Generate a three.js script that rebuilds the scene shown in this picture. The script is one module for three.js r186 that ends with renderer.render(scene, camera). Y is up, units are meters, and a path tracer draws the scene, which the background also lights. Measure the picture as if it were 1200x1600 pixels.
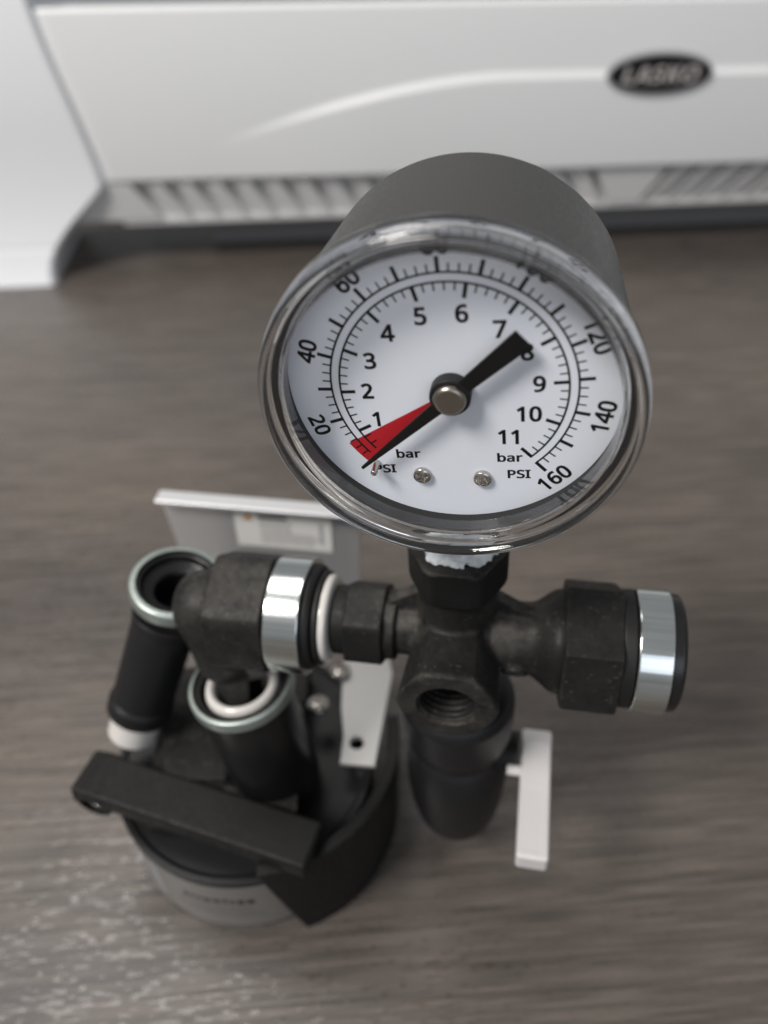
import * as THREE from 'three';
import { RoundedBoxGeometry } from 'three/addons/geometries/RoundedBoxGeometry.js';
import { ImprovedNoise } from 'three/addons/math/ImprovedNoise.js';
import { mergeGeometries } from 'three/addons/utils/BufferGeometryUtils.js';

// ---------------------------------------------------------------- camera, light, exposure
const scene = new THREE.Scene();
const camera = new THREE.PerspectiveCamera(67.38, 0.75, 0.01, 12);
camera.position.set(0, 0.22, 0);
camera.rotation.set(THREE.MathUtils.degToRad(-42.5), 0, 0);
camera.focus = 0.121;
camera.userData.fStop = 10;
scene.add(camera);
scene.background = new THREE.Color(0.255, 0.258, 0.265);   // the pale room all round

function lamp(name, dir, dist, w, h, power, color, target = [0, 0.1, -0.1]) {
  const l = new THREE.RectAreaLight(color, power, w, h);
  l.name = name;
  const d = new THREE.Vector3(...dir).normalize().multiplyScalar(dist);
  l.position.set(target[0] + d.x, target[1] + d.y, target[2] + d.z);
  l.lookAt(...target);
  scene.add(l);
  return l;
}
lamp('ceiling_lamp', [-0.55, 0.76, 0.34], 1.7, 0.45, 0.45, 48, 0xfffaf5);
lamp('ceiling_lamp_far', [-0.30, 0.92, -0.30], 1.9, 0.9, 0.6, 6.5, 0xfffaf5);
lamp('window_light', [0.25, 0.45, 0.86], 2.0, 1.4, 1.0, 1.5, 0xeaf1ff);

const renderer = new THREE.WebGLRenderer({ antialias: true });
renderer.toneMapping = THREE.LinearToneMapping;
renderer.toneMappingExposure = 1.0;
renderer.shadowMap.enabled = true;

// ---------------------------------------------------------------- helpers
const MM = 0.001, R = THREE.MathUtils.degToRad;
const noiseGen = new ImprovedNoise();
const noise = (x, y, z) => noiseGen.noise(x + 31.7, y + 11.3, z + 7.9);
const fbm = (x, y, z, o = 4) => { let s = 0, a = 0.5; for (let i = 0; i < o; i++) { s += a * noise(x, y, z); x *= 2.03; y *= 2.03; z *= 2.03; a *= 0.5; } return s; };
let seed = 7;
const rnd = () => { seed = (seed * 1664525 + 1013904223) >>> 0; return seed / 4294967296; };
const clamp = (x, a, b) => Math.min(b, Math.max(a, x));
const smooth = (a, b, x) => { const t = clamp((x - a) / (b - a), 0, 1); return t * t * (3 - 2 * t); };
const taken = new Map();
function numbered(name) { const n = taken.get(name) ?? 0; taken.set(name, n + 1); return n ? name + '_' + String(n).padStart(3, '0') : name; }

// a thing: a Group whose children are written in the millimetres of a frame; base = the thing's base in that frame
function thing(name, frame, base, label, category, kind) {
  const g = new THREE.Group();
  g.name = numbered(name);
  const m = frame.clone().multiply(new THREE.Matrix4().makeTranslation(base[0] * MM, base[1] * MM, base[2] * MM));
  m.decompose(g.position, g.quaternion, g.scale);
  g.scale.set(1, 1, 1);
  g.userData = { label };
  if (category) g.userData.category = category;
  if (kind) g.userData.kind = kind;
  g.userData.base = base;
  scene.add(g);
  return g;
}
function rootOf(o) { while (o.parent && o.parent !== scene) o = o.parent; return o; }
function part(name, geometry, material, parent, label) {
  const root = rootOf(parent), b = root.base ?? bases.get(root);
  geometry = geometry.clone();
  geometry.translate(-b[0], -b[1], -b[2]);
  geometry.scale(MM, MM, MM);
  const m = new THREE.Mesh(geometry, material);
  m.name = name;
  m.castShadow = m.receiveShadow = true;
  if (label) m.userData.label = label;
  parent.add(m);
  return m;
}
const bases = new Map();
function make(...a) { const g = thing(...a); bases.set(g, g.userData.base); delete g.userData.base; return g; }

// lathe about the x, y or z axis through (cx, cy, cz); points = [radius, along]
function lathe(points, axis, c = [0, 0, 0], seg = 72) {
  const g = new THREE.LatheGeometry(points.map(([r, a]) => new THREE.Vector2(Math.max(r, 1e-4), a)), seg);
  if (axis === 'x') g.rotateZ(-Math.PI / 2);
  if (axis === 'z') g.rotateX(Math.PI / 2);
  g.translate(...c);
  return g;
}
// a closed ring profile with hard corners: every corner is doubled so that faces stay flat
function hardLathe(points, axis, c, seg = 72) {
  const parts = [];
  for (let i = 0; i + 1 < points.length; i++) parts.push(lathe([points[i], points[i + 1]], axis, c, seg));
  return mergeGeometries(parts);
}
// profile with small rounded corners
function roundProfile(points, rad, closed = false, n = 4) {
  const out = [], N = points.length;
  for (let i = 0; i < N; i++) {
    if (!closed && (i === 0 || i === N - 1)) { out.push(points[i]); continue; }
    const p = points[i], a = points[(i + N - 1) % N], b = points[(i + 1) % N];
    const la = Math.hypot(a[0] - p[0], a[1] - p[1]), lb = Math.hypot(b[0] - p[0], b[1] - p[1]), r = Math.min(rad, la * 0.45, lb * 0.45);
    const p0 = [p[0] + (a[0] - p[0]) / la * r, p[1] + (a[1] - p[1]) / la * r], p1 = [p[0] + (b[0] - p[0]) / lb * r, p[1] + (b[1] - p[1]) / lb * r];
    for (let k = 0; k <= n; k++) { const t = k / n; out.push([(1 - t) ** 2 * p0[0] + 2 * t * (1 - t) * p[0] + t * t * p1[0], (1 - t) ** 2 * p0[1] + 2 * t * (1 - t) * p[1] + t * t * p1[1]]); }
  }
  if (closed) out.push(out[0]);
  return out;
}

// ---- signed distance bodies meshed by surface nets (millimetres)
const smin = (a, b, k) => { const h = Math.max(k - Math.abs(a - b), 0) / k; return Math.min(a, b) - h * h * k * 0.25; };
const smax = (a, b, k) => -smin(-a, -b, k);
const capCyl = (rad, along, R0, half, round = 0) => { const dx = rad - R0 + round, dy = Math.abs(along) - half + round; return Math.min(Math.max(dx, dy), 0) + Math.hypot(Math.max(dx, 0), Math.max(dy, 0)) - round; };
function hex2(a, b, apothem, turn) {          // hexagon section; turn = angle of the first flat's normal
  let d = -1e9;
  for (let i = 0; i < 3; i++) { const t = turn + i * Math.PI / 3; d = Math.max(d, Math.abs(a * Math.cos(t) + b * Math.sin(t))); }
  return d - apothem;
}
const box3 = (x, y, z, hx, hy, hz, r) => { const a = Math.abs(x) - hx + r, b = Math.abs(y) - hy + r, c = Math.abs(z) - hz + r; return Math.min(Math.max(a, b, c), 0) + Math.hypot(Math.max(a, 0), Math.max(b, 0), Math.max(c, 0)) - r; };
function sdfMesh(f, lo, hi, cell, tint) {
  const nx = Math.ceil((hi[0] - lo[0]) / cell) + 1, ny = Math.ceil((hi[1] - lo[1]) / cell) + 1, nz = Math.ceil((hi[2] - lo[2]) / cell) + 1;
  const v = new Float32Array(nx * ny * nz), id = new Int32Array(nx * ny * nz).fill(-1);
  for (let k = 0, i = 0; k < nz; k++) for (let j = 0; j < ny; j++) for (let x = 0; x < nx; x++, i++) v[i] = f(lo[0] + x * cell, lo[1] + j * cell, lo[2] + k * cell);
  const pos = [], idx = [], sy = nx, sz = nx * ny, corner = [0, 1, sy, sy + 1, sz, sz + 1, sz + sy, sz + sy + 1];
  const edges = [[0, 1], [2, 3], [4, 5], [6, 7], [0, 2], [1, 3], [4, 6], [5, 7], [0, 4], [1, 5], [2, 6], [3, 7]];
  for (let k = 0; k < nz - 1; k++) for (let j = 0; j < ny - 1; j++) for (let x = 0; x < nx - 1; x++) {
    const i = x + j * sy + k * sz;
    let m = 0;
    for (let c = 0; c < 8; c++) if (v[i + corner[c]] < 0) m |= 1 << c;
    if (m === 0 || m === 255) continue;
    let px = 0, py = 0, pz = 0, n = 0;
    for (const [a, b] of edges) {
      if (((m >> a) & 1) === ((m >> b) & 1)) continue;
      const va = v[i + corner[a]], vb = v[i + corner[b]], t = va / (va - vb);
      px += (a & 1) + t * ((b & 1) - (a & 1)); py += ((a >> 1) & 1) + t * (((b >> 1) & 1) - ((a >> 1) & 1)); pz += (a >> 2) + t * ((b >> 2) - (a >> 2)); n++;
    }
    id[i] = pos.length / 3;
    pos.push(lo[0] + (x + px / n) * cell, lo[1] + (j + py / n) * cell, lo[2] + (k + pz / n) * cell);
  }
  for (let k = 1; k < nz - 1; k++) for (let j = 1; j < ny - 1; j++) for (let x = 1; x < nx - 1; x++) {
    const i = x + j * sy + k * sz, s = v[i] < 0;
    const quad = (a, b, c, d, flip) => { if (a < 0 || b < 0 || c < 0 || d < 0) return; if (flip) idx.push(a, c, b, a, d, c); else idx.push(a, b, c, a, c, d); };
    if (s !== (v[i + 1] < 0)) quad(id[i - sy - sz], id[i - sz], id[i], id[i - sy], !s);
    if (s !== (v[i + sy] < 0)) quad(id[i - 1 - sz], id[i - 1], id[i], id[i - sz], !s);
    if (s !== (v[i + sz] < 0)) quad(id[i - 1 - sy], id[i - sy], id[i], id[i - 1], !s);
  }
  const count = pos.length / 3, nor = new Float32Array(count * 3), uv = new Float32Array(count * 2), col = new Float32Array(count * 3), e = 0.12;
  for (let i = 0; i < count; i++) {
    let x = pos[i * 3], y = pos[i * 3 + 1], z = pos[i * 3 + 2], gx, gy, gz;
    for (let it = 0; it < 2; it++) {
      gx = f(x + e, y, z) - f(x - e, y, z); gy = f(x, y + e, z) - f(x, y - e, z); gz = f(x, y, z + e) - f(x, y, z - e);
      const l = Math.hypot(gx, gy, gz) || 1; gx /= l; gy /= l; gz /= l;
      if (it < 1) { const d = clamp(f(x, y, z) / Math.max(0.5, l / (2 * e)), -cell * 0.5, cell * 0.5); x -= gx * d; y -= gy * d; z -= gz * d; }
    }
    pos[i * 3] = x; pos[i * 3 + 1] = y; pos[i * 3 + 2] = z;
    nor[i * 3] = gx; nor[i * 3 + 1] = gy; nor[i * 3 + 2] = gz;
    const ax = Math.abs(gx), ay = Math.abs(gy), az = Math.abs(gz);
    if (ax > ay && ax > az) { uv[i * 2] = z / 40; uv[i * 2 + 1] = y / 40; } else if (ay > az) { uv[i * 2] = x / 40; uv[i * 2 + 1] = z / 40; } else { uv[i * 2] = x / 40; uv[i * 2 + 1] = y / 40; }
    const c = tint ? tint(x, y, z, gx, gy, gz) : [1, 1, 1];
    col.set(c, i * 3);
  }
  const g = new THREE.BufferGeometry();
  g.setAttribute('position', new THREE.BufferAttribute(new Float32Array(pos), 3));
  g.setAttribute('normal', new THREE.BufferAttribute(nor, 3));
  g.setAttribute('uv', new THREE.BufferAttribute(uv, 2));
  g.setAttribute('color', new THREE.BufferAttribute(col, 3));
  g.setIndex(idx);
  return g;
}

// ---------------------------------------------------------------- textures and materials
function dataTex(w, h, f, srgb, repeat) {
  const d = new Uint8Array(w * h * 4);
  for (let y = 0, i = 0; y < h; y++) for (let x = 0; x < w; x++, i += 4) { const c = f(x / w, y / h, x, y); d[i] = clamp(c[0], 0, 255); d[i + 1] = clamp(c[1], 0, 255); d[i + 2] = clamp(c[2], 0, 255); d[i + 3] = 255; }
  const t = new THREE.DataTexture(d, w, h);
  t.magFilter = THREE.LinearFilter; t.minFilter = THREE.LinearMipmapLinearFilter; t.generateMipmaps = true;
  if (srgb) t.colorSpace = THREE.SRGBColorSpace;
  if (repeat) { t.wrapS = t.wrapT = THREE.RepeatWrapping; }
  t.needsUpdate = true;
  return t;
}
// a tileable grid of random values, smoothly read
function grid(n, m) { const a = new Float32Array(n * m); for (let i = 0; i < a.length; i++) a[i] = rnd(); return (u, v) => { const x = u * n, y = v * m, x0 = Math.floor(x), y0 = Math.floor(y), fx = x - x0, fy = y - y0, sx = fx * fx * (3 - 2 * fx), sy = fy * fy * (3 - 2 * fy), at = (i, j) => a[(((j % m) + m) % m) * n + (((i % n) + n) % n)]; return (at(x0, y0) * (1 - sx) + at(x0 + 1, y0) * sx) * (1 - sy) + (at(x0, y0 + 1) * (1 - sx) + at(x0 + 1, y0 + 1) * sx) * sy; }; }

const gr = [grid(512, 512), grid(256, 256), grid(64, 64)];
const grainBump = dataTex(512, 512, (u, v) => { const h = 255 * (0.5 * gr[0](u, v) + 0.3 * gr[1](u, v) + 0.2 * gr[2](u, v)); return [h, h, h]; }, false, true);
const plasticRough = dataTex(512, 512, (u, v) => { const h = 255 * (0.34 + 0.22 * gr[2](u, v) + 0.14 * gr[1](u, v)); return [h, h, h]; }, false, true);

const black = new THREE.MeshPhysicalMaterial({ color: 0xffffff, vertexColors: true, roughness: 1, roughnessMap: plasticRough, bumpMap: grainBump, bumpScale: 0.00006, specularIntensity: 0.4 });
const blackGloss = new THREE.MeshPhysicalMaterial({ color: new THREE.Color(0.008, 0.008, 0.0085), roughness: 0.28, bumpMap: grainBump, bumpScale: 0.00002 });
const blackRubber = new THREE.MeshPhysicalMaterial({ color: new THREE.Color(0.009, 0.009, 0.009), roughness: 0.5, specularIntensity: 0.7 });
const blackSatin = new THREE.MeshPhysicalMaterial({ color: new THREE.Color(0.009, 0.0095, 0.0105), roughness: 0.42, specularIntensity: 0.7, bumpMap: grainBump, bumpScale: 0.00004 });
const caseMat = new THREE.MeshPhysicalMaterial({ color: new THREE.Color(0.044, 0.044, 0.043), roughness: 1.05, roughnessMap: (() => { const t = plasticRough.clone(); t.repeat.set(16, 8); return t; })(), bumpMap: (() => { const t = grainBump.clone(); t.repeat.set(10, 2); return t; })(), bumpScale: 0.00003, sheen: 0.25, sheenRoughness: 0.6, sheenColor: new THREE.Color(0.5, 0.5, 0.5) });
const innerBlack = new THREE.MeshStandardMaterial({ color: new THREE.Color(0.01, 0.01, 0.01), roughness: 0.55 });
const whitePlastic = new THREE.MeshPhysicalMaterial({ color: new THREE.Color(0.62, 0.6, 0.57), roughness: 0.2, clearcoat: 0.5, clearcoatRoughness: 0.08 });
const leverWhite = new THREE.MeshPhysicalMaterial({ color: new THREE.Color(0.62, 0.6, 0.595), roughness: 0.5 });
const steel = new THREE.MeshStandardMaterial({ color: new THREE.Color(0.52, 0.49, 0.45), metalness: 1, roughness: 0.24 });
const capSteel = new THREE.MeshStandardMaterial({ color: new THREE.Color(0.36, 0.33, 0.28), metalness: 1, roughness: 0.3 });
const plateSteel = new THREE.MeshStandardMaterial({ color: new THREE.Color(0.55, 0.545, 0.53), metalness: 0.45, roughness: 0.45, bumpMap: grainBump, bumpScale: 0.00004 });
const sheetSteel = new THREE.MeshStandardMaterial({ color: new THREE.Color(0.6, 0.6, 0.61), metalness: 0.6, roughness: 0.28 });
const tapeWhite = new THREE.MeshPhysicalMaterial({ color: new THREE.Color(0.72, 0.75, 0.76), roughness: 0.45, vertexColors: true });
// zinc plating: fine lines round the ring, slight bluish tint
const zl = [grid(4, 220), grid(16, 64), grid(2, 700)];
const zincColor = dataTex(256, 512, (u, v) => { const n = zl[0](v, u) * 0.5 + zl[2](v, u) * 0.3 + zl[1](v, u) * 0.2; return [200 + 34 * n, 207 + 32 * n, 206 + 30 * n]; }, true, true);
const zincBump = dataTex(256, 512, (u, v) => { const h = 255 * (0.6 * zl[2](v, u) + 0.4 * zl[0](v, u)); return [h, h, h]; }, false, true);
const zinc = new THREE.MeshStandardMaterial({ color: 0xffffff, map: zincColor, metalness: 1, roughness: 0.18, bumpMap: zincBump, bumpScale: 0.00002 });
const zincDull = new THREE.MeshStandardMaterial({ color: new THREE.Color(0.62, 0.66, 0.63), map: zincColor, metalness: 0.85, roughness: 0.42 });
const clear = new THREE.MeshPhysicalMaterial({ color: 0xffffff, transmission: 1, thickness: 0.003, ior: 1.49, roughness: 0.02, attenuationColor: new THREE.Color(0.93, 0.94, 0.94), attenuationDistance: 0.02 });
const pane = new THREE.MeshPhysicalMaterial({ color: 0xffffff, transmission: 1, thickness: 0, ior: 1.46, roughness: 0.0, specularIntensity: 0.4 });

// tints of moulded black plastic
const bareBlack = () => [0.017, 0.017, 0.018];
function dusty(amount) {
  return (x, y, z, gx, gy, gz) => {
    const n = fbm(x * 0.16, y * 0.16, z * 0.16, 4), m = fbm(x * 0.7, y * 0.7, z * 0.7, 3);
    let d = amount(x, y, z, gx, gy, gz) * clamp(0.55 + 0.95 * n + 0.7 * m, 0, 1.2);
    d = clamp(d + (amount(x, y, z, gx, gy, gz) > 0.04 ? 0.5 : 0) * smooth(0.50, 0.62, noise(x * 1.7 + 3, y * 1.7, z * 1.7)), 0, 1);
    const b = 0.0085;
    return [b + d * 0.078, b + d * 0.071, b + d * 0.062];
  };
}

// ---------------------------------------------------------------- floor
{
  const S = 2048;
  const fa = grid(6, 90), fb = grid(14, 260), fc = grid(40, 620), fd = grid(5, 9), fe = grid(90, 420), ff = grid(22, 900);
  const warp = grid(5, 7), fg = grid(260, 1050);
  const g = (u, v) => { const w = v + 0.009 * (warp(u, v) - 0.5); return [fa(u, w), fb(u, w), fc(u, w), fd(u, v), fe(u, w), ff(u, w), fg(u, w)]; };
  const col = dataTex(S, S, (u, v) => {
    const [a, b, c, d, e, f] = g(u, v);
    const t = 0.07 * a + 0.14 * b + 0.32 * c + 0.16 * d + 0.31 * f;
    const pore = smooth(0.55, 0.8, b * 0.5 + f * 0.5) * 0.5;
    const k = 0.63 + 0.66 * (t - 0.34) - pore * 0.24;
    return [114 * k + 6 * d, 106 * k + 4 * d, 98 * k + 2];
  }, true, true);
  const bump = dataTex(S, S, (u, v) => { const [a, b, c, d, e, f, q] = g(u, v); const h = 255 * (0.22 * b + 0.26 * c + 0.16 * e + 0.2 * f + 0.16 * q); return [h, h, h]; }, false, true);
  const rough = dataTex(S, S, (u, v) => { const [a, b, c, d, e, f, q] = g(u, v); const h = 255 * (0.40 + 0.08 * b + 0.1 * (d - 0.5) - 0.30 * smooth(0.58, 0.80, 0.85 * q + 0.15 * f)); return [h, h, h]; }, false, true);
  const mat = new THREE.MeshPhysicalMaterial({ map: col, bumpMap: bump, bumpScale: 0.00022, roughnessMap: rough, roughness: 1, clearcoat: 0.22, clearcoatRoughness: 0.38 });
  const geo = new THREE.PlaneGeometry(4, 4, 1, 1);
  geo.rotateX(-Math.PI / 2);
  const uv = geo.attributes.uv, p = geo.attributes.position, ca = Math.cos(R(4)), sa = Math.sin(R(4));
  for (let i = 0; i < uv.count; i++) { const x = p.getX(i), z = p.getZ(i); uv.setXY(i, (x * ca - z * sa) / 0.6 + 0.37, (x * sa + z * ca) / 0.6 + 0.11); }
  const m = new THREE.Mesh(geo, mat);
  m.name = 'floor'; m.receiveShadow = true; m.castShadow = true;
  m.userData = { kind: 'structure', label: 'grey brown wood grain laminate floor under everything' };
  scene.add(m);
}

// ---------------------------------------------------------------- heater behind
{
  const frame = new THREE.Matrix4().makeTranslation(0, 0, -0.488).multiply(new THREE.Matrix4().makeRotationY(R(5.5)));
  const h = make('baseboard_heater', frame, [155, 0, -40], 'long white baseboard heater with black oval badge on the floor behind the gauge', 'heater');
  const white = new THREE.MeshPhysicalMaterial({ color: new THREE.Color(0.77, 0.785, 0.79), roughness: 0.42, bumpMap: (() => { const t = grainBump.clone(); t.repeat.set(6, 6); return t; })(), bumpScale: 0.00004 });
  const whiteCap = new THREE.MeshPhysicalMaterial({ color: new THREE.Color(0.79, 0.81, 0.83), roughness: 0.45 });
  const grey = new THREE.MeshPhysicalMaterial({ color: new THREE.Color(0.60, 0.60, 0.595), roughness: 0.5 });
  const coverGrey = new THREE.MeshPhysicalMaterial({ color: new THREE.Color(0.30, 0.33, 0.36), roughness: 0.4 });
  const dark = new THREE.MeshStandardMaterial({ color: new THREE.Color(0.22, 0.22, 0.22), roughness: 0.7 });
  const MX = 157;                                                   // middle of the heater
  const surf = (nu, nv, f) => {                                     // grid surface f(s, t) -> [x, y, z]
    const pos = [], uv = [], idx = [];
    for (let j = 0; j <= nv; j++) for (let i = 0; i <= nu; i++) { const p = f(i / nu, j / nv); pos.push(...p); uv.push(p[0] / 100, p[1] / 100); }
    for (let j = 0; j < nv; j++) for (let i = 0; i < nu; i++) { const a = j * (nu + 1) + i; idx.push(a, a + 1, a + nu + 2, a, a + nu + 2, a + nu + 1); }
    const g = new THREE.BufferGeometry();
    g.setAttribute('position', new THREE.BufferAttribute(new Float32Array(pos), 3)); g.setAttribute('uv', new THREE.BufferAttribute(new Float32Array(uv), 2)); g.setIndex(idx); g.computeVertexNormals();
    return g;
  };
  const seam = (y) => -166.5 - 17.5 * smooth(40, 160, y) - 0.02 * Math.max(0, y - 100);    // panel's left edge
  const bulge = (y) => -0.0011 * (y - 84) ** 2 + 1.2;
  const crease = (x) => 107 - 0.0057 * Math.pow(Math.max(0, Math.abs(x - 160) - 90), 1.69);
  const fadeIn = (x) => smooth(-105, 0, x) * smooth(420, 315, x);
  const panelZ = (x, y) => bulge(y) + 2.6 * (1 - smooth(-2.2, 2.2, y - crease(x))) * fadeIn(x);
  const yRows = []; for (let i = 0; i <= 20; i++) yRows.push(i);
  const panelY = (t) => 54 + t * 89;
  const front = surf(200, 130, (s, t) => { const y = panelY(t), l = seam(y), r = 2 * MX - l, x = l + (r - l) * s; const e = Math.min(x - l, r - x, 143 - y, y - 54); return [x, y, panelZ(x, y) - 1.1 * (1 - smooth(0, 1.8, e))]; });
  const lipBack = surf(60, 1, (s, t) => { const l = seam(54), r = 2 * MX - l, x = l + (r - l) * s; return [x, 54 + 0 * t, panelZ(x, 54) - 1.6 - 8 * (1 - t)]; });
  const topBack = surf(60, 1, (s, t) => { const l = seam(143), r = 2 * MX - l, x = l + (r - l) * s; return [x, 143, panelZ(x, 143) - 1.6 - 12 * t]; });
  part('front_panel', mergeGeometries([front, lipBack, topBack]), white, h);
  // end caps with a bowed foot
  const capEdge = (y) => { if (y >= 53) return seam(y) - 0.4; const t = (53 - y) / 53; return -168 - 40 * Math.pow(Math.sin(Math.min(1, t * 1.06) * Math.PI / 2), 1.15); };
  const capZ = (y) => bulge(Math.max(y, 84)) + 1.0 + 16 * Math.pow(clamp((95 - y) / 95, 0, 1), 3.0) - (y > 19.6 && y < 20.8 ? 0.7 : 0);
  const capFront = (sgn) => {
    const ys = []; for (let i = 0; i <= 90; i++) ys.push(i * 182 / 90);
    const mir = (x) => sgn < 0 ? x : 2 * MX - x;
    const f = surf(40, 180, (s, t) => { const y = t * 182, e = capEdge(y), w = Math.pow(s, 2) * 160, x = e - w; return [mir(x), y, capZ(y) - 3.5 * Math.pow(1 - smooth(0, 3.5, w), 2) - 0.0016 * Math.max(0, w - 70) ** 2]; });
    const side = surf(6, 180, (s, t) => { const y = t * 182; return [mir(capEdge(y)), y, capZ(y) - 3.5 - 80 * s]; });
    const end = surf(6, 20, (s, t) => { const y = t * 182, x = capEdge(y) - 160; return [mir(x), y, capZ(y) - 0.0016 * 90 ** 2 - 68 * s]; });
    return mergeGeometries([f, side, end]);
  };
  const groove = (m) => surf(2, 60, (s, t) => { const y = 54 + 88 * t, x = seam(y) - 2.5 + 5 * s; return [m < 0 ? x : 2 * MX - x, y, bulge(y) - 2.3]; });
  part('seam_strip', groove(-1), white, h);
  part('seam_strip', groove(1), white, h);
  part('end_cap', capFront(-1), whiteCap, h);
  part('end_cap', capFront(1), whiteCap, h);
  // body behind
  const b1 = new RoundedBoxGeometry(652, 90, 80, 3, 1); b1.translate(MX, 98.5, -45.5);
  const b2 = new RoundedBoxGeometry(652, 120, 76, 3, 3); b2.translate(MX, 118, -62);
  const bx = mergeGeometries([b1, b2]);
  part('housing', bx, white, h);
  const cov = surf(40, 8, (s, t) => { const y = 144.5 + 34 * t; return [-186 + (2 * MX + 372) * s, y, bulge(143) - 3 - 14 * t * t]; });
  part('top_cover', cov, coverGrey, h);
  // bottom grille: rails, backing and slanted louvers
  const gz = (y) => -1.3 - (54 - y) * 0.12;
  const grille = part('grille', (() => {
    const top = new THREE.BoxGeometry(640, 1.6, 6); top.translate(MX, 53.1, gz(53) - 4);
    const bot = new RoundedBoxGeometry(640, 4, 5, 2, 0.8); bot.translate(MX, 28.6, gz(28) - 2.6);
    const back = new THREE.BoxGeometry(640, 26, 1); back.translate(MX, 39, gz(39) - 7);
    return mergeGeometries([top, bot].map((g) => { const q = g.index ? g.toNonIndexed() : g; q.deleteAttribute('uv'); return q; }).concat([(() => { const q = back.toNonIndexed(); q.deleteAttribute('uv'); return q; })()]));
  })(), grey, h);
  const y0 = 30.5, y1 = 52.6, sh = 16;
  const blade = (pts, dir) => {                                    // a slanted blade, one long edge set back
    const s = new THREE.Shape(); pts.forEach(([x, y], i) => i ? s.lineTo(x, y) : s.moveTo(x, y)); s.closePath();
    const g = new THREE.ExtrudeGeometry(s, { depth: 1.0, bevelEnabled: true, bevelThickness: 0.4, bevelSize: 0.4, bevelSegments: 2 });
    const p = g.attributes.position;
    for (let i = 0; i < p.count; i++) { const u = (p.getX(i) - dir * sh * (y1 - p.getY(i)) / (y1 - y0)) / 14; p.setZ(i, p.getZ(i) + gz(p.getY(i)) - 0.6 - (dir ? 3.4 * (dir > 0 ? 1 - u : u) : 0)); }
    g.computeVertexNormals();
    return g;
  };
  const louverGeo = (w, dir) => blade([[0, y1], [w, y1], [w + dir * sh, y0], [dir * sh, y0]], dir);
  const gL = louverGeo(12.4, 1), gRt = louverGeo(12.4, -1), gM = blade([[0, y1], [46, y1], [33, y0], [13, y0]], 0);
  part('end_plate', blade([[-206, y1], [-154, y1], [-154 + sh, y0], [-206, y0]], 0), grey, grille);
  part('end_plate', blade([[2 * MX + 154, y1], [2 * MX + 206, y1], [2 * MX + 206, y0], [2 * MX + 154 - sh, y0]], 0), grey, grille);
  for (let i = 0; i < 16; i++) { const g = gL.clone(); g.translate(-148 + i * 17.5, 0, 0); part('louver', g, grey, grille); }
  { const g = gM.clone(); g.translate(MX - 23 - 0, 0, 0); part('louver', g, grey, grille); }
  for (let i = 0; i < 16; i++) { const g = gRt.clone(); g.translate(2 * MX + 148 - 12.4 - i * 17.5, 0, 0); part('louver', g, grey, grille); }
  const under = new THREE.BoxGeometry(640, 2, 70); under.translate(MX, 26.2, -45);
  part('base_pan', under, dark, h);
  const backFoot = new THREE.BoxGeometry(540, 25, 3); backFoot.translate(MX, 12.6, -38);
  part('rear_skirt', backFoot, dark, h);
  // badge
  const C = document.createElement('canvas'); C.width = 768; C.height = 264;
  const c = C.getContext('2d');
  c.fillStyle = '#8f9092'; c.fillRect(0, 0, 768, 264);
  c.fillStyle = '#0b0b0c'; c.beginPath(); c.ellipse(384, 132, 366, 118, 0, 0, 7); c.fill();
  c.fillStyle = '#b9b5b2'; c.textAlign = 'center'; c.textBaseline = 'middle';
  c.setTransform(1.22, 0, -0.2, 1, 384, 136); c.font = 'bold 150px sans-serif'; c.fillText('LASKO', 4, 0);
  const bt = new THREE.CanvasTexture(C); bt.colorSpace = THREE.SRGBColorSpace;
  const bm = new THREE.MeshPhysicalMaterial({ map: bt, roughness: 0.3 });
  const shape = new THREE.Shape(); shape.absellipse(0, 0, 30.8, 10.6, 0, Math.PI * 2, false, 0);
  const eg = new THREE.ExtrudeGeometry(shape, { depth: 1.6, bevelEnabled: true, bevelThickness: 0.7, bevelSize: 0.7, bevelSegments: 3, curveSegments: 64 });
  const p = eg.attributes.position, u = eg.attributes.uv;
  for (let i = 0; i < p.count; i++) u.setXY(i, p.getX(i) / 63 + 0.5, p.getY(i) / 21.6 + 0.5);
  eg.translate(160, 106.8, 3.2);
  part('badge', eg, bm, h, 'black oval badge with pale slanted letters');
}

// ---------------------------------------------------------------- frames of the fitting assembly
const PLUMB = new THREE.Matrix4().makeRotationFromEuler(new THREE.Euler(0, R(-10.26), R(3.5), 'YXZ')).setPosition(0.0155, 0.0922, -0.1025);   // centre of the cross: x along its arms, y up its stem, z out of its port
const DIAL = (() => {
  const x = new THREE.Vector3(0.9697, 0.1686, 0.1767).normalize(), z = new THREE.Vector3(-0.1777, -0.0092, 0.984).normalize(), y = z.clone().cross(x).normalize();
  x.copy(y).cross(z);
  return new THREE.Matrix4().makeBasis(x, y, z).setPosition(0.00954, 0.15959, -0.09148);
})();

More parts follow.
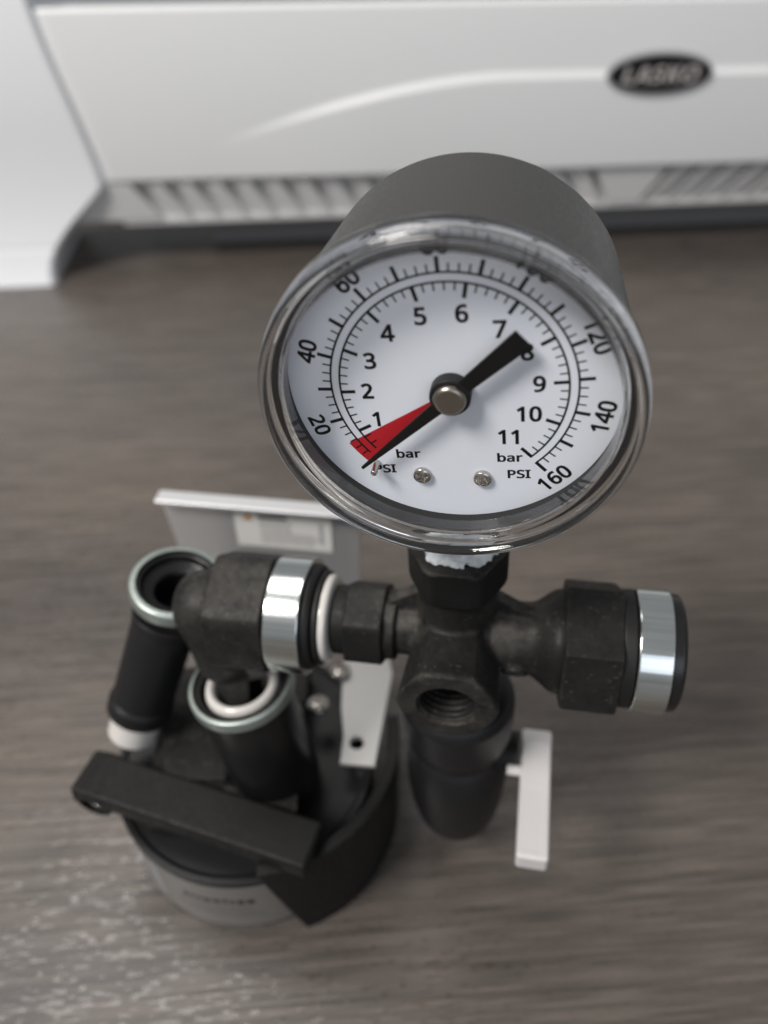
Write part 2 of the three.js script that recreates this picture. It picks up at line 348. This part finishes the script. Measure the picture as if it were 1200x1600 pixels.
// ---------------------------------------------------------------- pressure gauge
{
  const g = make('pressure_gauge', DIAL, [-4, -42, -12], 'round pressure gauge with white dial and red wedge in a dark grey case', 'gauge');
  // case: a cup with its rim in front
  part('case', lathe(roundProfile([[0, -24.6], [24.1, -24.6], [25.6, 3.5], [24.1, 3.5], [24.0, -0.6], [0, -0.6]], 0.6), 'z', [0, 0, 0], 128), caseMat, g);
  part('inner_wall', lathe([[23.93, -0.5], [23.9, -0.4], [23.9, 3.45], [24.1, 3.56], [25.3, 3.56]], 'z', [0, 0, 0], 128), innerBlack, g);
  // dial print
  const S = 2048, C = document.createElement('canvas'); C.width = C.height = S;
  const c = C.getContext('2d'), RD = 24, k = S / 2 / RD;
  c.fillStyle = '#dfe4ec'; c.fillRect(0, 0, S, S);
  c.setTransform(k, 0, 0, -k, S / 2, S / 2);
  const ang = (psi) => R(229.22 - 279.42 * psi / 160), bar = (b) => ang(b * 14.5038);
  c.fillStyle = '#b3202b'; c.beginPath(); c.moveTo(1.5 * Math.cos(R(-146)), 1.5 * Math.sin(R(-146))); c.arc(0, 0, 19.05, R(-152.3), R(-139.6), false); c.closePath(); c.fill();
  c.strokeStyle = '#050507'; c.fillStyle = '#050507'; c.lineCap = 'butt';
  const ringArc = (r, w, a0, a1) => { c.lineWidth = w; c.beginPath(); c.arc(0, 0, r, a0, a1, true); c.stroke(); };
  ringArc(17.5, 0.3, ang(6.5), ang(160)); ringArc(16.2, 0.3, ang(6.5), ang(160));
  const tick = (a, r0, r1, w) => { c.lineWidth = w; c.beginPath(); c.moveTo(r0 * Math.cos(a), r0 * Math.sin(a)); c.lineTo(r1 * Math.cos(a), r1 * Math.sin(a)); c.stroke(); };
  for (let p = 7.5; p <= 160; p += 2.5) { const major = p % 10 === 0 && p > 10; tick(ang(p), 17.4, major ? 19.62 : 18.72, major ? 0.54 : 0.23); }
  for (let i = 3; i <= 55; i++) { const major = i % 5 === 0; tick(bar(i / 5), 16.3, major ? 14.08 : 15.02, major ? 0.54 : 0.23); }
  const text = (s, x, y, h, a = 0, wide = 1) => { c.save(); c.translate(x, y); c.rotate(a); c.scale(wide * h / 71, -h / 71); c.font = '100px sans-serif'; c.textAlign = 'center'; c.textBaseline = 'alphabetic'; c.lineWidth = 6.5; c.strokeText(s, 0, 36); c.fillText(s, 0, 36); c.restore(); };
  for (const [s, x, y] of [['1', -11.6, -4.6], ['2', -12.25, 0.35], ['3', -10.95, 5.3], ['4', -7.75, 9.45], ['5', -2.94, 11.62], ['6', 2.58, 11.6], ['7', 7.37, 9.0], ['8', 10.75, 5.35], ['9', 12.16, 0.26], ['10', 10.5, -4.66], ['11', 7.6, -8.6]]) text(s, x, y, 2.38, R(-2), 1.02);
  for (const p of [20, 40, 60, 80, 100, 120, 140, 160]) { const a = ang(p), down = Math.sin(a) < -0.1, r = down ? 21.45 : 21.15; text(String(p), r * Math.cos(a), r * Math.sin(a), 2.35, down ? a + Math.PI / 2 : a - Math.PI / 2, 1.02); }
  text('bar', -8.0, -11.2, 1.45, R(-1), 1.25); text('bar', 7.3, -12.4, 1.45, R(-1), 1.25);
  text('PSI', -12.1, -14.0, 1.5, R(-1), 1.2); text('PSI', 8.5, -15.6, 1.5, R(-1), 1.2);
  const dt = new THREE.CanvasTexture(C); dt.colorSpace = THREE.SRGBColorSpace; dt.anisotropy = 8;
  const dial = new THREE.CircleGeometry(23.85, 128);
  { const p = dial.attributes.position, u = dial.attributes.uv; for (let i = 0; i < p.count; i++) u.setXY(i, p.getX(i) / RD / 2 + 0.5, p.getY(i) / RD / 2 + 0.5); }
  const dialDisc = mergeGeometries([dial, (() => { const e = new THREE.CylinderGeometry(23.85, 23.85, 0.4, 128, 1, true); e.rotateX(Math.PI / 2); e.translate(0, 0, -0.2); const u = e.attributes.uv; for (let i = 0; i < u.count; i++) u.setXY(i, 0.5, 0.99); return e; })()]);
  part('dial', dialDisc, new THREE.MeshPhysicalMaterial({ map: dt, roughness: 0.45, specularIntensity: 0.5 }), g, 'white dial printed with a black outer scale to 160 and an inner scale to 11');
  // pointer
  const along = R(39), sh = new THREE.Shape();
  sh.moveTo(13.5, 1.5); sh.lineTo(13.5, -1.5); sh.lineTo(2.2, -0.95); sh.lineTo(0, -1.35); sh.lineTo(-2.2, -0.98); sh.lineTo(-19.2, -0.16); sh.lineTo(-19.2, 0.16); sh.lineTo(-2.2, 0.98); sh.lineTo(0, 1.35); sh.lineTo(2.2, 0.95); sh.closePath();
  const pg = new THREE.ExtrudeGeometry(sh, { depth: 0.35, bevelEnabled: true, bevelThickness: 0.08, bevelSize: 0.06, bevelSegments: 2 });
  pg.rotateZ(along); pg.translate(0, 0, 1.9);
  const pointer = part('pointer', pg, new THREE.MeshPhysicalMaterial({ color: new THREE.Color(0.007, 0.007, 0.007), roughness: 0.5, specularIntensity: 0.35 }), g);
  part('hub', lathe(roundProfile([[0, 0.1], [2.95, 0.1], [2.95, 2.35], [0, 2.35]], 0.3), 'z', [0, 0, 0], 64), blackRubber, pointer);
  part('hub_cap', lathe(roundProfile([[0, 2.36], [2.35, 2.36], [2.35, 2.9], [1.95, 3.35], [0, 3.4]], 0.3), 'z', [0, 0, 0], 64), capSteel, pointer);
  // two screws with crossed slots
  const screwGeo = (a) => {
    const f = (x, y, z) => { const r = Math.hypot(x, y); let d = Math.max(Math.hypot(r * 0.8, z + 0.55) - 1.62, -z); d = Math.max(d, r - 1.38);
      const ca = Math.cos(a), sa = Math.sin(a), u = x * ca + y * sa, v = -x * sa + y * ca, slot = Math.max(Math.min(Math.max(Math.abs(u) - 0.95, Math.abs(v) - 0.33), Math.max(Math.abs(v) - 0.95, Math.abs(u) - 0.33)), 0.15 - z);
      return smax(d, -slot, 0.08); };
    return sdfMesh(f, [-1.7, -1.7, -0.3], [1.7, 1.7, 1.5], 0.06);
  };
  for (const [x, y, a] of [[-6.25, -15.25, 0.5], [3.05, -16.1, 0.85]]) { const s = screwGeo(a); s.translate(x, y, 0.02); part('screw', s, steel, g); }
  // zero stop pin
  part('stop_pin', lathe(roundProfile([[0, 0], [0.5, 0], [0.5, 3.0], [0, 3.1]], 0.2), 'z', [-13.1, -12.6, 0.02], 24), steel, g);
  // clear cover: window, and a thick moulded ring round it
  part('cover_ring', lathe([[25.65, 3.6], [26.1, 3.55], [26.35, 3.8], [26.45, 4.5], [26.35, 6.0], [26.05, 7.0], [25.6, 7.5], [25.2, 7.5], [24.95, 7.1], [24.75, 6.7], [24.4, 6.6], [23.1, 6.6], [22.95, 6.4], [23.0, 5.2], [23.15, 4.9], [23.2, 2.1], [23.35, 1.9], [23.55, 2.1], [23.6, 4.2], [23.8, 4.5], [24.9, 4.55], [25.2, 4.1], [25.65, 3.6]], 'z', [0, 0, 0], 160), clear, g, 'clear moulded rim of the cover');
  const win = new THREE.CircleGeometry(22.95, 96); win.translate(0, 0, 6.0);
  part('cover_window', win, pane, g, 'clear flat window over the dial');
  // stem below the case, and sealing paste round its thread
  const stem = lathe(roundProfile([[4.2, -46], [4.2, -22], [6.5, -21], [6.5, -10]], 0.3), 'y', [0, 0, 0], 40);
  stem.rotateZ(R(-6.2)); stem.translate(0, 0, -12);
  part('stem', stem, innerBlack, g);
  const paste = sdfMesh((x, y, z) => {
    const a = Math.atan2(z, x), n = fbm(Math.cos(a) * 2.1 + 5, y * 0.25, Math.sin(a) * 2.1, 3), q = fbm(x * 0.55, y * 0.55, z * 0.55, 3);
    const r = Math.hypot(x, z), skirt = 4.7 + clamp(-(y + 37.2) * 0.5, 0, 2.6) + n * 2.0 + q * 1.2;
    const low = -42.6 - 1.6 * n - 0.8 * q;
    return Math.max(r - skirt, y + 31, low + 0.4 - y) * 0.6;
  }, [-10, -45, -10], [10, -29, 10], 0.28, (x, y, z) => { const d = clamp(0.5 + 1.6 * fbm(x * 0.5, y * 0.5, z * 0.5 + 9, 3), 0, 1); const k = 0.7 + 0.3 * d; return [k, k * 1.01, k * 1.02]; });
  paste.rotateZ(R(-6.2)); paste.translate(0, 0, -12);
  part('sealing_tape', paste, tapeWhite, g, 'torn white sealing tape round the thread');
}

// ---------------------------------------------------------------- the black cross fitting
const HEXTURN = R(10);
const ridgeHex = (apothem, x0, x1, cham, round = 9) => {                  // hexagonal nut along x with chamfered ends
  const f = (x, y, z) => { const h = hex2(z, y, apothem, HEXTURN), r = Math.hypot(y, z), mid = (x0 + x1) / 2, half = (x1 - x0) / 2; let d = smax(h, Math.abs(x - mid) - half, 0.5); d = smax(d, r - apothem * round, 0.8); return smax(d, (r + (Math.abs(x - mid) - half) * 1.6 - (apothem * 1.1547 - cham)) * 0.53, 0.4); };
  const e = apothem * 1.2 + 1.5;
  return (tint) => sdfMesh(f, [x0 - 1, -e, -e], [x1 + 1, e, e], 0.4, tint);
};
{
  const g = make('cross_fitting', PLUMB, [0, -20, 0], 'dusty black four-way pipe fitting carrying the gauge, with an open port in front', 'pipe fitting');
  const body = (x, y, z) => {
    const ryz = Math.hypot(y, z), rxz = Math.hypot(x, z), rxy = Math.hypot(x, y);
    // arms
    let d = capCyl(ryz, x + 10, 6.1, 9, 0.6);
    d = smin(d, capCyl(ryz, x - 9, 7.1, 10, 0.6), 1.5);
    const flare = Math.max((ryz - (7.2 + 3.6 * smooth(14, 21, x))) * 0.8, x - 22.5, 8 - x);
    d = smin(d, flare, 1.2);
    // stem, downward spigot, core
    d = smin(d, capCyl(rxz, y - 9, 7.9, 9.5, 0.5), 1.6);
    d = smin(d, capCyl(rxz, y + 9, 7.6, 11, 0.6), 2.0);
    // port: hexagon towards the viewer, slightly flared, its corners turned round at the mouth
    let port = Math.max(hex2(x, y, 7.9 + 0.075 * z, R(90)), z - 19.2, -z);
    port = smax(port, rxy - (8.9 + 0.075 * z), 1.5);
    port = smax(port, (rxy + (z - 19.2) * 1.1 - 9.9) * 0.68, 0.5);
    d = smin(d, port, 1.3);
    // nut under the gauge
    let nut = smax(hex2(x, z, 8.75, R(90)), Math.abs(y - 21.2) - 4.5, 0.4);
    nut = smax(nut, (rxz - (y - 16.7) * 1.3 - 9.2) * 0.6, 0.5);
    nut = smax(nut, rxz - 9.7, 0.4); nut = smax(nut, (rxz + (y - 25.7) * 1.2 - 8.95) * 0.64, 0.3);
    d = smin(d, nut, 0.9);
    // gusset webs between stem and arms
    const web = Math.max((Math.abs(x) * 0.66 + y - 17.2) / 1.2, Math.abs(z + 0.5) - 1.5, -y, Math.abs(x) - 21);
    d = smin(d, web, 0.7);
    // small moulding boss on the right arm
    const bx = x - 12.5, by = y + 2.2, bz = z - 6.2; const s = bz * 0.86 - by * -0.5 * -1;
    d = smin(d, capCyl(Math.hypot(bx, by * 0.8 + bz * 0.45), by * -0.45 + bz * 0.85, 2.5, 1.5, 0.3), 0.6);
    // left collar with a stubby nut
    d = Math.min(d, capCyl(ryz, x + 19.3, 7.5, 6.8, 0.5));
    let lh = smax(hex2(z, y, 8.3, R(12)), Math.abs(x + 19) - 4.1, 0.5); lh = smax(lh, ryz - 9.2, 0.4);
    d = Math.min(d, lh);
    // openings
    d = smax(d, -capCyl(rxy + 0.13 * Math.sin(z * 4.3 + Math.atan2(y, x)), z - 17, 5.35, 8, 0.2), 0.4);
    d = smax(d, -capCyl(rxy, z - 20, 5.9, 1.6, 0), 0.3);
    d = smax(d, -capCyl(rxz, y - 27, 6.2, 4, 0.2), 0.4);
    return d;
  };
  const dust = dusty((x, y, z, gx, gy, gz) => {
    const near = Math.exp(-((Math.hypot(x, y * 1.1) - 5) ** 2) / 160), core = Math.exp(-(Math.max(0, Math.hypot(x, y, z) - 9) ** 2) / 50);
    const onPort = smooth(3, 9, z) * (1 - smooth(17.5, 18.5, z));
    return clamp(0.06 + 0.95 * core * clamp(gy + 0.45, 0, 1) + 0.5 * near * clamp(gy + 0.2, 0, 1) + (z > 18 ? 0.2 : 0), 0, 1) * (1 - 0.8 * onPort) * (y > 16 && y < 25 && gy < 0.5 ? 0.12 : 1) + (y > 24 && gy > 0.5 ? 0.5 : 0);
  });
  part('body', sdfMesh(body, [-27.5, -22, -11], [24, 28.5, 21], 0.36, dust), black, g, 'dusty moulded cross body');
  const nutDust = dusty((x, y, z, gx) => 0.14 + (Math.abs(gx) > 0.3 ? 0.3 : 0));
  part('hex_nut', ridgeHex(12.15, 21.4, 32.4, 0.5)(nutDust), black, g);
  part('collar', lathe(roundProfile([[6, 32.2], [11.9, 32.2], [12.0, 34.9], [6, 34.9]], 0.5), 'x'), blackRubber, g);
  part('zinc_ring', lathe(roundProfile([[11.6, 35.0], [12.6, 35.0], [12.6, 41.4], [11.6, 41.4]], 0.35), 'x', [0, 0, 0], 96), zinc, g, 'shiny zinc plated ring');
  part('end_plug', lathe(roundProfile([[0, 34.9], [11.75, 34.9], [11.75, 43.4], [10.9, 44.0], [6, 44.0], [5.5, 40], [0, 40]], 0.4), 'x'), blackGloss, g);
}

// ---------------------------------------------------------------- elbow that joins the cross to the pump
{
  const g = make('elbow_fitting', PLUMB, [-57, -22, 4], 'black elbow pipe fitting with hexagonal nut, plugged into the pump port', 'pipe fitting');
  const foot = [-50.0, -22, 5.6], top = [-56.2, 0, 0];
  const f = (x, y, z) => {
    let d = capCyl(Math.hypot(y, z), x + 54, 7.2, 7, 3);
    const ax = foot[0] - top[0], ay = foot[1] - top[1], az = foot[2] - top[2], L2 = ax * ax + ay * ay + az * az, t = clamp(((x - top[0]) * ax + (y - top[1]) * ay + (z - top[2]) * az) / L2, 0, 1);
    d = smin(d, Math.hypot(x - top[0] - ax * t, y - top[1] - ay * t, z - top[2] - az * t) - (7.3 - 1.7 * smooth(0.62, 0.8, t)), 2.5);
    const q = Math.hypot(x - top[0] - ax * 0.34, (y - top[1] - ay * 0.34) * 0.85 + (z - top[2] - az * 0.34 - 6.5) * 0.35);
    d = smin(d, Math.max(q - 2.8, Math.abs(z - 7.0) - 1.3), 0.6);
    return d;
  };
  part('body', sdfMesh(f, [-66, -36, -10], [-47, 10, 16], 0.45, dusty((x, y, z, gx, gy) => 0.22 + 0.3 * clamp(gy, 0, 1))), black, g);
  part('hex_nut', ridgeHex(12.2, -52.0, -39.2, 0.5, 1.11)(dusty((x, y, z, gx, gy) => 0.2 + 0.35 * clamp(gy - 0.2, 0, 1))), black, g);
  part('zinc_ring', lathe(roundProfile([[11.5, -38.9], [12.75, -38.9], [12.75, -31.4], [11.5, -31.4]], 0.35), 'x', [0, 0, 0], 96), zinc, g, 'shiny zinc plated ring');
  part('collar', lathe(roundProfile([[7, -39], [11.5, -39], [11.5, -30.6], [11.0, -29.6], [10.2, -29.4], [7, -29.4]], 0.4), 'x'), blackRubber, g);
  part('collar', lathe(roundProfile([[7, -29.3], [10.3, -29.3], [10.2, -28.3], [7, -28.3]], 0.3), 'x'), blackRubber, g);
  part('collet', lathe(roundProfile([[7, -28.2], [9.6, -28.2], [9.4, -26.9], [8.7, -26.4], [7, -26.3]], 0.4), 'x'), whitePlastic, g, 'white plastic collet ring');
}

// ---------------------------------------------------------------- shut-off valve under the cross
{
  const g = make('shutoff_valve', PLUMB, [0, -80, 0], 'black shut-off valve with a flat white lever under the four-way fitting', 'valve');
  const prof = [[0, -19.5], [9.2, -19.5], [11.8, -20.6], [13.1, -22.6], [13.3, -25], [13.2, -33], [12.2, -37], [10.4, -39.4], [10.0, -41.5], [11.4, -44.5], [12.5, -51], [12.4, -60], [11.2, -70], [9.4, -76.5], [6.6, -79.8], [3, -80.6], [0, -80.7]];
  part('body', lathe(new THREE.SplineCurve(prof.slice(1, -1).map((p) => new THREE.Vector2(...p))).getPoints(90).map((p) => [p.x, p.y]).concat([[0, -80.7]]).reverse(), 'y', [0, 0, 0], 96), blackSatin, g);
  part('spindle', lathe(roundProfile([[4, 9], [5.4, 9], [5.4, 15.2], [4, 15.2]], 0.4), 'x', [0, -45, 0], 40), blackRubber, g);
  part('pin', lathe(roundProfile([[0, 12.6], [1.3, 12.6], [1.3, 16], [0, 16]], 0.3), 'x', [0, -43.2, 5.6], 20), whitePlastic, g);
  // flat white lever pointing towards the viewer, with a sunken panel on its top
  const lev = sdfMesh((x, y, z) => {
    let d = box3(x - 19.4, y + 44.8 + 0.0, z - 10.2, 3.55, 2.9, 16.6, 0.9);
    d = Math.max(d, -box3(x - 18.9, y + 41.6, z - 17.6, 2.3, 0.45, 7.6, 0.1));
    const nose = Math.max(0, -2 - z);
    d = Math.max(d, (y + 42.0 + nose * 0.35) * 0.94);
    return d;
  }, [14.5, -49, -8], [24.5, -40, 28], 0.25);
  part('lever', lev, leverWhite, g, 'flat white lever');
}

// ---------------------------------------------------------------- pump body with clip, ports and plate
{
  const CX = -37.5, CZ = -110.5, frame = new THREE.Matrix4().makeTranslation(CX * MM, 0, CZ * MM);
  const g = make('water_pump', frame, [0, 0, 0], 'round black water pump with printed grey band and clip bar, standing on the floor', 'pump');
  const W = (x, y, z) => [x - CX, y, z - CZ];                       // room millimetres -> pump millimetres
  // canister with printed band
  const C = document.createElement('canvas'); C.width = 2048; C.height = 256;
  const c = C.getContext('2d');
  c.fillStyle = '#726f6b'; c.fillRect(0, 0, 2048, 256);
  for (let i = 0; i < 5000; i++) { const k = 96 + rnd() * 26; c.fillStyle = `rgba(${k},${k},${k},0.25)`; c.fillRect(rnd() * 2048, rnd() * 256, 2 + rnd() * 30, 1 + rnd() * 2); }
  c.fillStyle = '#2c2b2a';
  for (const u of [0.02, 0.27, 0.52, 0.77]) { const x0 = u * 2048;
    for (let i = 0, x = x0; i < 9; i++) { const w = 9 + rnd() * 12; c.fillRect(x, 74 + rnd() * 8, w, 24 + rnd() * 6); x += w + 6; }
    for (let r = 0; r < 3; r++) for (let i = 0, x = x0 - 20; i < 16; i++) { const w = 4 + rnd() * 10; c.fillStyle = '#434241'; c.fillRect(x, 128 + r * 24, w, 7); x += w + 4; } c.fillStyle = '#2c2b2a'; }
  c.fillStyle = '#8f9396'; for (const u of [0.93, 0.45]) for (let i = 0; i < 26; i++) c.fillRect(u * 2048 + rnd() * 110, rnd() * 60, 2 + rnd() * 5, 150 + rnd() * 60);
  const bt = new THREE.CanvasTexture(C); bt.colorSpace = THREE.SRGBColorSpace; bt.wrapS = THREE.RepeatWrapping;
  const band = new THREE.CylinderGeometry(34.6, 34.6, 24.5, 96, 1, true); band.translate(0, 14, 0); band.rotateY(R(-30));
  part('printed_band', band, new THREE.MeshPhysicalMaterial({ map: bt, roughness: 0.42 }), g, 'grey band with faded print round the base');
  part('canister', lathe(roundProfile([[0, 0], [34.2, 0], [34.2, 27], [34.9, 27.2], [34.9, 29.2], [33.2, 29.2], [32.6, 28.4], [0, 28.4]], 0.4), 'y', [0, 0, 0], 96), blackSatin, g);
  // clip: curved wall round the right-hand side with a slanting end
  const clip = sdfMesh((x, y, z) => {
    x -= 4.5; z += 0.5;
    const r = Math.hypot(x, z);
    let d = Math.max(Math.abs(r - 35.7) - 1.3, Math.abs(y - 19.0) - 18.9);
    const a = Math.atan2(z, x) * 180 / Math.PI;                     // 90 = towards the viewer
    d = smax(d, ((a - 70 - y * 0.38) * 0.5), 0.5);
    d = smax(d, (-a - 9) * 0.6, 0.5);
    return d - 0.2;
  }, [-22, -0.5, -42], [42, 38.5, 42], 0.6, dusty(() => 0.015));
  part('clip', clip, black, g);
  // bar across the top with a lobe at its left end
  const A = [-75.6, -98.5], B = [-16.2, -79.2], bl = Math.hypot(B[0] - A[0], B[1] - A[1]), bd = [(B[0] - A[0]) / bl, (B[1] - A[1]) / bl];
  const bar = sdfMesh((x, y, z) => {
    const px = x + CX - A[0], pz = z + CZ - A[1], u = px * bd[0] + pz * bd[1], v = -px * bd[1] + pz * bd[0];
    let d = box3(u - bl / 2, y - 39.8, v, bl / 2, 2.9, 5.9, 1.0);
    d = smin(d, capCyl(Math.hypot(u - 5.2, y - 37.6), v, 5.2, 5.9, 0.8), 1.2);
    d = smax(d, -capCyl(Math.hypot(u - 5.4, y - 36.6), v - 6, 3.5, 3, 0.2), 0.3);
    return d;
  }, [-46, 30, 2], [26, 45, 44], 0.5, dusty(() => 0.02));
  part('clip_bar', bar, black, g);
  { const s = lathe(roundProfile([[0, 0], [2.9, 0], [2.9, 0.8], [2.0, 1.5], [0.7, 1.6], [0.6, 0.9], [0, 0.9]], 0.2), 'z', [0, 0, 0], 32);
    const ux = A[0] + bd[0] * 5.4 - bd[1] * 3.4, uz = A[1] + bd[1] * 5.4 + bd[0] * 3.4;
    s.rotateY(-Math.atan2(bd[1], bd[0])); s.translate(...W(ux, 36.6, uz)); part('screw', s, steel, g); }
  // head of the pump under the ports
  const head = sdfMesh((x, y, z) => {
    const px = x + CX, pz = z + CZ;
    let d = box3(px + 36.5, y - 32.5, pz + 111, 25, 5.5, 24, 5);
    d = smin(d, capCyl(Math.hypot(px + 32, pz + 105), y - 34, 14, 5, 1.2), 4);
    d = smin(d, capCyl(Math.hypot(px + 17.9, pz + 118.6), y - 36, 4.2, 3.8, 0.6), 2);
    d = smin(d, capCyl(Math.hypot(px + 44.5, pz + 98.3), y - 36, 4.2, 3.8, 0.6), 2);
    d = smin(d, Math.max(Math.abs((px + 52) * 0.9 - (pz + 118) * 0.2) - 7, Math.abs(pz + 112) - 16, Math.abs(y - 36) - 6), 3);
    return d;
  }, [-30, 25, -30], [16, 46, 30], 0.55, dusty((x, y, z, gx, gy) => 0.05 + 0.1 * clamp(gy, 0, 1)));
  part('pump_head', head, black, g);
  for (const [x, y, z] of [[-17.9, 39.6, -118.6], [-44.5, 39.6, -98.3], [-12.4, 37.4, -131]]) {
    const s = sdfMesh((x, y, z) => { const r = Math.hypot(x, z); let d = Math.max(Math.hypot(r * 0.8, y + 1.2) - 3.3, -y, r - 2.9); const slot = Math.max(Math.min(Math.max(Math.abs(x) - 1.6, Math.abs(z) - 0.4), Math.max(Math.abs(z) - 1.6, Math.abs(x) - 0.4)), 0.8 - y); return smax(d, -slot, 0.2); }, [-3.4, -0.4, -3.4], [3.4, 2.8, 3.4], 0.17);
    s.translate(...W(x, y, z)); part('screw', s, steel, g);
  }
  // front port: tube, zinc ring, black sleeve, polished lip
  const tilt = (geo, at, dir) => { const q = new THREE.Quaternion().setFromUnitVectors(new THREE.Vector3(0, 1, 0), new THREE.Vector3(...dir).normalize()); geo.applyQuaternion(q); geo.translate(...W(...at)); return geo; };
  const pT = [-33.2, 71.4, -104.6], pD = [-0.13, 1, -0.06];
  part('tube', tilt(lathe(roundProfile([[0, -39], [11.4, -39], [11.2, -4], [11.2, -1], [9.8, -1], [9.4, -14], [0, -14]], 0.4), 'y'), pT, pD), blackGloss, g);
  part('zinc_ring', tilt(lathe(roundProfile([[11.3, -3.2], [12.3, -3.2], [12.4, -0.6], [12.1, 0], [11.3, 0]], 0.4), 'y', [0, 0, 0], 96), pT, pD), zincDull, g, 'zinc ring of the front port');
  part('sleeve', tilt(lathe(roundProfile([[9.6, -4], [11.3, -4], [11.3, -0.6], [9.6, -0.9]], 0.3), 'y', [0, 0, 0], 96), pT, pD), blackRubber, g);
  part('collet', tilt(lathe([[8.9, -4.0], [8.8, -2.0], [8.4, -0.9], [7.7, -0.4], [6.9, -0.6], [6.2, -1.6], [5.9, -4], [5.8, -10]], 'y', [0, 0, 0], 96), pT, pD), whitePlastic, g, 'white rounded lip inside the front port');
  // rear left port: empty socket with a ring, tube leaning down to a white collet by the bar
  const qT = [-48.4, 86.5, -122], low = [-63.5, 47.5, -111.5], qD = [qT[0] - low[0], qT[1] - low[1], qT[2] - low[2]], qL = Math.hypot(...qD), fD = [0.16, 1, 0.02];
  part('zinc_ring', tilt(lathe(roundProfile([[9.6, -3.8], [11.1, -3.8], [11.2, -0.9], [10.8, 0], [9.6, 0]], 0.5), 'y', [0, 0, 0], 96), qT, fD), zincDull, g, 'zinc ring of the empty rear port');
  part('socket', tilt(lathe(roundProfile([[9.6, -12], [9.6, -0.8], [8.6, -0.8], [8.0, -2.6], [5.6, -3.4], [5.2, -4.2], [5.0, -14], [0, -14], [0, -15.5], [9.6, -15.5]], 0.4), 'y', [0, 0, 0], 96), qT, fD), blackGloss, g);
  part('tube', tilt(lathe(roundProfile([[0, 1], [8.2, 1], [8.2, 5], [7.6, 6], [7.8, qL - 14], [8.4, qL - 10], [0, qL - 10]], 0.5), 'y'), low, qD), blackSatin, g);
  part('collet', tilt(lathe(roundProfile([[0, -7], [6.4, -7], [6.4, -1.5], [6.8, -1.2], [6.8, 1], [0, 1]], 0.4), 'y'), low, qD), whitePlastic, g, 'white collet at the foot of the leaning tube');
  // drilled mounting plate
  const s = new THREE.Shape();
  s.moveTo(-11.6, 135.5); s.lineTo(-8.0, 139); s.lineTo(1.0, 137.5); s.lineTo(2.2, 131); s.lineTo(-2.6, 102.6); s.lineTo(-11.2, 103.4); s.lineTo(-10.6, 111); s.lineTo(-11.6, 120); s.closePath();
  const hole = new THREE.Path(); hole.absarc(-7.2, 108.9, 2.0, 0, Math.PI * 2, true); s.holes.push(hole);
  const pl = new THREE.ExtrudeGeometry(s, { depth: 0.9, bevelEnabled: true, bevelThickness: 0.3, bevelSize: 0.3, bevelSegments: 2, curveSegments: 24 });
  pl.rotateX(-Math.PI / 2);
  { const u = pl.attributes.uv; for (let i = 0; i < u.count; i++) u.setXY(i, u.getX(i) / 30, u.getY(i) / 30); }
  pl.translate(-CX, 36, -CZ);
  part('mounting_plate', pl, plateSteel, g, 'pale metal plate with one drilled hole');
}

// ---------------------------------------------------------------- sheet metal bracket with a sticker
{
  const yaw = R(7), frame = new THREE.Matrix4().makeTranslation(-0.035, 0.033, -0.1605).multiply(new THREE.Matrix4().makeRotationY(R(-7)));
  const g = make('metal_bracket', frame, [0, 0, 0], 'bent sheet metal bracket with white sticker standing behind the pump', 'bracket');
  const sheet = new THREE.Shape();
  sheet.moveTo(-28.5, 44); sheet.lineTo(28, 44); sheet.lineTo(28, 8); sheet.lineTo(20, 0); sheet.lineTo(-20, 0); sheet.lineTo(-26.5, 24); sheet.closePath();
  const face = new THREE.ExtrudeGeometry(sheet, { depth: 0.8, bevelEnabled: true, bevelThickness: 0.2, bevelSize: 0.2, bevelSegments: 2 });
  const fl = new RoundedBoxGeometry(57, 1.2, 5, 2, 0.4); fl.translate(-0.2, 44.4, 2.0);
  part('sheet', face, sheetSteel, g);
  part('flange', fl, new THREE.MeshStandardMaterial({ color: new THREE.Color(0.72, 0.73, 0.74), metalness: 0.6, roughness: 0.4 }), g, 'bright folded top edge');
  const C = document.createElement('canvas'); C.width = 768; C.height = 384;
  const c = C.getContext('2d');
  c.fillStyle = '#e6e6e3'; c.fillRect(0, 0, 768, 384);
  c.fillStyle = '#c08a2c'; c.beginPath(); c.moveTo(70, 112); c.lineTo(112, 40); c.lineTo(154, 112); c.closePath(); c.fill();
  c.fillStyle = '#5f5f62'; c.fillRect(190, 52, 230, 40);
  c.fillStyle = '#77777a';
  for (let r = 0; r < 8; r++) for (let x = 200; x < (r < 4 ? 440 : 620);) { const w = 12 + rnd() * 40; c.fillRect(x, 112 + r * 30, w, 12); x += w + 10; }
  for (let y = 90; y < 300; y += 16) c.fillRect(670, y, 36, 9);
  const t = new THREE.CanvasTexture(C); t.colorSpace = THREE.SRGBColorSpace;
  const st = new THREE.BoxGeometry(28, 14.5, 0.15); st.translate(6.4, 34.6, 1.2);
  part('sticker', st, new THREE.MeshPhysicalMaterial({ map: t, roughness: 0.5 }), g, 'white sticker with an orange warning mark and grey print');
}

renderer.render(scene, camera);
